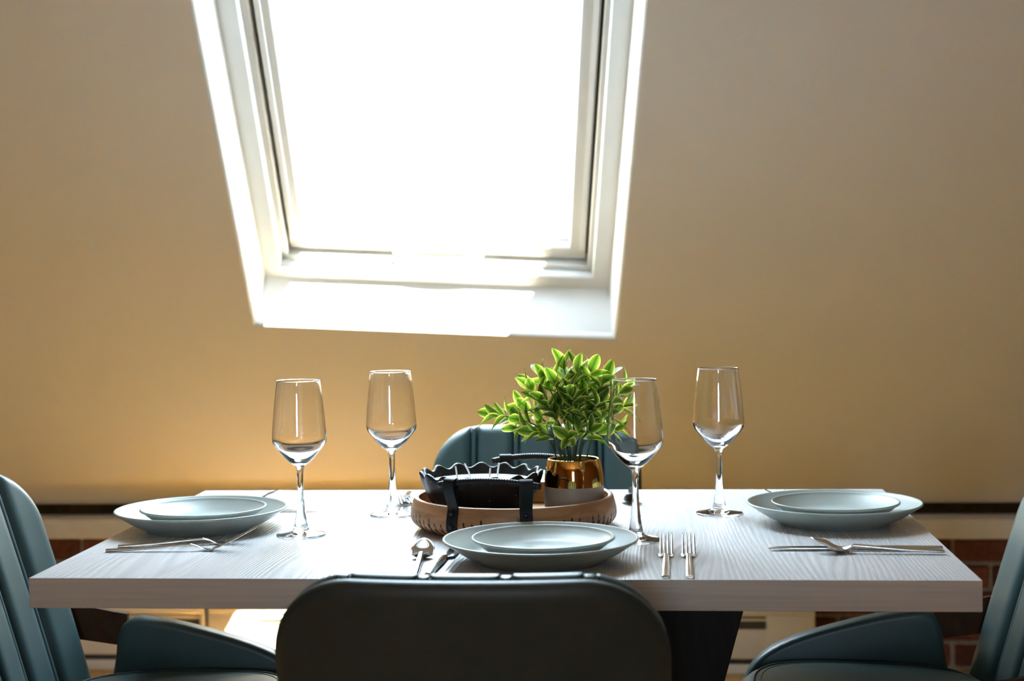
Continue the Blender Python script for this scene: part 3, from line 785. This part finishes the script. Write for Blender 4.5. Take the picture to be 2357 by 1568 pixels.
link('tray_body', autosmooth(mesh('tray_body', V, Fc, [M['tray'], M['tray_cut']], True, mi), 50), tray)
def tray_handle(az, hname, wob):
    """curved rod held by two leather straps, centred at azimuth az."""
    h_r = .1520; z_rod = .0885
    d = Vector((math.cos(az), math.sin(az), 0)); s = Vector((-math.sin(az), math.cos(az), 0)); Z = Vector((0, 0, 1))
    rod = []
    for k in range(41):
        t = -1+2*k/40; rod.append(d*(h_r-.012*t*t) + s*(.075*t) + Z*(z_rod-.008*t*t))
    V, Fc = tube(rod, .0048, 12); o = link('handle_rod', mesh('handle_rod', V, Fc, M['leg_metal']), tray, label='curved black rod handle')
    # twisted wrap: fine ribs round the rod
    V, Fc = [], []
    for k in range(2, 39):
        p = rod[k]; q = rod[k+1] if k < 40 else rod[k]; tn = (q-p).normalized(); a = tn.cross(Z).normalized(); b = tn.cross(a); n0 = len(V); n = 12
        for j in range(n):
            th = 2*pi*j/n; sh = tn*(.0016*math.sin(th))
            for off, rr in ((-.0010, .0047), (0, .0054), (.0010, .0047)): V.append(p+sh+tn*off+a*rr*math.cos(th)+b*rr*math.sin(th))
        for j in range(n):
            j2 = (j+1) % n
            for m in (0, 1): Fc.append((n0+3*j+m, n0+3*j2+m, n0+3*j2+m+1, n0+3*j+m+1))
    link('wrap', mesh('wrap', V, Fc, M['strap']), o, kind='stuff')
    for t in (-.73, .73):
        p = d*(h_r-.012*t*t)+s*(.075*t)+Z*(z_rod-.008*t*t)
        az2 = math.atan2(p.y, p.x); dd = Vector((math.cos(az2), math.sin(az2), 0)); ss = Vector((-math.sin(az2), math.cos(az2), 0))
        rp = math.hypot(p.x, p.y)
        path = [(.1545, .0125), (.1577, .020), (.1572, .030), (.1545, .041), (.1540, .050), (rp+.0072, p.z-.012), (rp+.0078, p.z), (rp+.0058, p.z+.0052), (rp, p.z+.0074), (rp-.0058, p.z+.0052), (rp-.0070, p.z-.001), (rp-.0035, p.z-.010), (.1525, .056), (.1518, .050)]
        pts = spline([(a, b, 0) for a, b in path], 4); V, Fc = [], []; hw = .0092
        for i, q in enumerate(pts):
            q0, q1 = pts[max(0, i-1)], pts[min(len(pts)-1, i+1)]; tn = (q1-q0).normalized(); nr = Vector((tn.y, -tn.x, 0))
            for o2 in (0, -.0018):
                for w in (-hw, hw): V.append(dd*(q.x+nr.x*o2)+ss*w+Z*(q.y+nr.y*o2))
        for i in range(len(pts)-1):
            a, b = 4*i, 4*i+4; Fc += [(a, a+1, b+1, b), (a+2, b+2, b+3, a+3), (a, b, b+2, a+2), (a+1, a+3, b+3, b+1)]
        n = len(pts)-1; Fc += [(0, 2, 3, 1), (4*n, 4*n+1, 4*n+3, 4*n+2)]
        st = link('strap', autosmooth(mesh('strap', V, Fc, M['strap']), 50), tray, label='black leather strap')
        for (r_, z_) in ((.1590, .021), (.1570, .040)):
            V, Fc = lathe([(0, .0016), (.002, .0014), (.0032, .0006), (.0034, -.001)], 16)
            mt = Matrix((ss, Z, dd)).transposed()
            link('screw', mesh('screw', [mt@Vector(v)+dd*r_+Z*z_ for v in V], Fc, M['screw']), st)
tray_handle(D(-99), 'near', 0)
tray_handle(D(79), 'far', 0)

# ------------------------------------------------------------------ scalloped candle bowl
FZ = TZ+.0153
bowl = empty('candle_bowl', (-.056, .002, FZ), label='black speckled bowl candle with wavy rim and four wicks', cat='candle')
NS = 15
def scal(i, t, r, z):
    k = max(0, min(1, (z-.020)/.047)); w = math.cos(NS*t)
    return r+.0022*k*w, z+.0036*k*k*w
outp = [(0, 0), (.050, 0), (.054, .002)]+[(p.x, p.y) for p in spline([(.054, .002, 0), (.070, .016, 0), (.082, .036, 0), (.0895, .055, 0), (.0920, .0655, 0)], 5)][1:]
inp = [(.0918, .0672), (.0905, .0682), (.0880, .0684), (.0862, .0676), (.0850, .0655)]+[(p.x, p.y) for p in spline([(.0846, .064, 0), (.080, .050, 0), (.070, .030, 0), (.05, .010, 0)], 4)]+[(0, .007)]
V, Fc = lathe(outp+inp, NS*14, rad=scal); link('bowl', autosmooth(mesh('bowl', V, Fc, M['speckle']), 60), bowl)
V, Fc = lathe([(0, .0530), (.0795, .0530), (.0818, .0539), (.0808, .0549), (.076, .0541), (.03, .0547), (0, .0543)], 64); link('wax', mesh('wax', V, Fc, M['wax']), bowl, label='pale grey wax')
for (wx, wy, tx, ty, h) in [(-.034, -.020, -.003, .002, .026), (-.018, .014, -.009, .0, .026), (.014, -.018, .0015, .002, .023), (.023, .012, .003, .0, .027)]:
    V, Fc = tube(spline([(wx, wy, .053), (wx+tx*.3, wy+ty*.3, .053+h*.5), (wx+tx, wy+ty, .053+h)], 4), .0014, 8)
    link('wick', mesh('wick', V, Fc, M['wick']), bowl, label='white cotton wick')

# ------------------------------------------------------------------ gold pot with plant
PX, PY = .083, .020
pot = empty('plant_pot', (PX, PY, FZ), label='ceramic pot, shiny gold above and greige below, on the tray', cat='pot')
po = [(p.x, p.y) for p in spline([(.0405, .0, 0), (.0430, .003, 0), (.0448, .016, 0), (.0454, .032, 0), (.0452, .0455, 0)], 4)]
V, Fc = lathe([(0, 0)]+po, 72); link('pot_body', autosmooth(mesh('pot_body', V, Fc, M['greige']), 60), pot, label='matt greige lower half')
pg = [(p.x, p.y) for p in spline([(.0452, .0455, 0), (.0446, .058, 0), (.0424, .074, 0), (.0394, .0845, 0)], 5)]+[(.0388, .0856), (.0378, .0860), (.0366, .0854), (.0362, .0838), (.0388, .076), (.0402, .062), (.0404, .056)]
V, Fc = lathe(pg, 72); link('gold_band', autosmooth(mesh('gold_band', V, Fc, M['gold']), 60), pot, label='mirror gold upper half')
V, Fc = lathe([(0, .0715), (.02, .073), (.0388, .071), (.0392, .067), (0, .065)], 40); link('soil', mesh('soil', V, Fc, M['soil']), pot)

random.seed(23)
plant = empty('artificial_plant', (PX, PY, FZ+.071), label='small leafy green plant with yellow leaf margins in the gold pot', cat='plant')
def leaf_mesh(Ln, w, curl, fold):
    nu, nv = 7, 4; V, Fc, UV = [], [], []
    for i in range(nu+1):
        u = i/nu; hw = w*(math.sin(pi*u**.88))**.62 if 0 < u < 1 else (.0004 if u == 0 else .0002)
        for j in range(nv+1):
            s = -1+2*j/nv; V.append((hw*s, Ln*u, curl*(u*u)*-1 + fold*abs(s)*hw*1.0 + .0006*math.sin(u*9+s*3))); UV.append((.5+.5*s*.98 if True else 0, u))
    W = nv+1
    for i in range(nu):
        for j in range(nv): Fc.append((i*W+j, i*W+j+1, (i+1)*W+j+1, (i+1)*W+j))
    me = mesh('leaf', V, Fc, M['leaf']); ul = me.uv_layers.new(name='UVMap')
    for lp in me.loops: ul.data[lp.index].uv = UV[lp.vertex_index]
    return me
leaves = [leaf_mesh(.036, .0080, .006, .35), leaf_mesh(.033, .0084, .003, .25), leaf_mesh(.040, .0080, .009, .45), leaf_mesh(.029, .0084, .002, .2), leaf_mesh(.036, .0072, .013, .5)]
# stem tips in metres relative to the soil centre (x right, y away, z up)
tips = [(-.013, .004, .152, 1.0), (.008, -.012, .148, .95), (.026, .012, .144, 1), (-.046, .008, .140, 1), (-.066, -.006, .124, 1), (-.114, -.014, .082, 1.05), (-.074, .016, .090, 1),
        (.050, .004, .136, 1), (.076, .014, .122, 1), (.076, .020, .092, 1), (-.044, -.024, .104, .95), (.036, -.028, .098, .95), (-.002, -.032, .116, 1), (.046, -.008, .082, .95), (-.008, .030, .118, .95),
        (-.052, -.022, .056, .95), (.026, -.034, .060, .9), (-.006, -.038, .050, .95), (-.026, -.012, .132, .95), (.020, .026, .124, .95), (-.088, .004, .062, .95), (.058, .016, .056, .95)]
nleaf = 0
for (tx, ty, tz, sc) in tips:
    T = Vector((tx, ty, tz)); b0 = Vector((tx*.16+random.uniform(-.008, .008), ty*.16+random.uniform(-.008, .008), 0))
    b0.x = max(-.024, min(.024, b0.x)); b0.y = max(-.022, min(.022, b0.y))
    hor = Vector((tx, ty, 0))
    mid1 = b0.lerp(T, .4)+Vector((0, 0, .010+.12*hor.length)) - hor*.10
    mid2 = b0.lerp(T, .75)+Vector((0, 0, .008+.06*hor.length)) - hor*.03
    path = spline([tuple(b0-Vector((0, 0, .004))), tuple(mid1), tuple(mid2), tuple(T)], 7)
    V, Fc = tube(path, [.0014-.0006*i/len(path) for i in range(len(path))], 6)
    st = link('stem', mesh('stem', V, Fc, M['stem']), plant)
    ln = sum((path[i+1]-path[i]).length for i in range(len(path)-1)); n_nodes = max(3, int(ln/.0215)); azb = random.uniform(0, pi)
    start = .30 if ln > .07 else .2
    for k in range(n_nodes):
        f = start+(1-start)*(k+.6)/n_nodes; f = min(1, f); ii = min(len(path)-2, int(f*(len(path)-1)))
        p = path[ii].lerp(path[ii+1], f*(len(path)-1)-ii); tn = (path[ii+1]-path[ii]).normalized()
        a = tn.cross(Vector((.2, .3, 1))).normalized(); b = tn.cross(a)
        last = k == n_nodes-1
        for m in range(3 if last else 2):
            az = azb+k*pi/2+m*(2*pi/3 if last else pi)+random.uniform(-.35, .35); out = a*math.cos(az)+b*math.sin(az)
            op_ = random.uniform(.35, .6) if last else random.uniform(.75, 1.15)
            dirv = (tn*math.cos(op_)+out*math.sin(op_)).normalized()
            dirv = (dirv+Vector((0, 0, .15))).normalized()
            nrm = (tn*math.sin(op_)-out*math.cos(op_)); nrm = (nrm+Vector((random.uniform(-.4, .4), random.uniform(-.4, .4), random.uniform(-.2, .4)))); nrm = (nrm-dirv*nrm.dot(dirv)).normalized()
            xx = dirv.cross(nrm); mt = Matrix((xx, dirv, nrm)).transposed().to_4x4(); mt.translation = p
            o = link('leaf', random.choice(leaves), plant); s_ = sc*random.uniform(.84, 1.20); o.matrix_local = mt@Matrix.Scale(s_, 4); nleaf += 1
    if last:
        pass
print('leaves', nleaf)
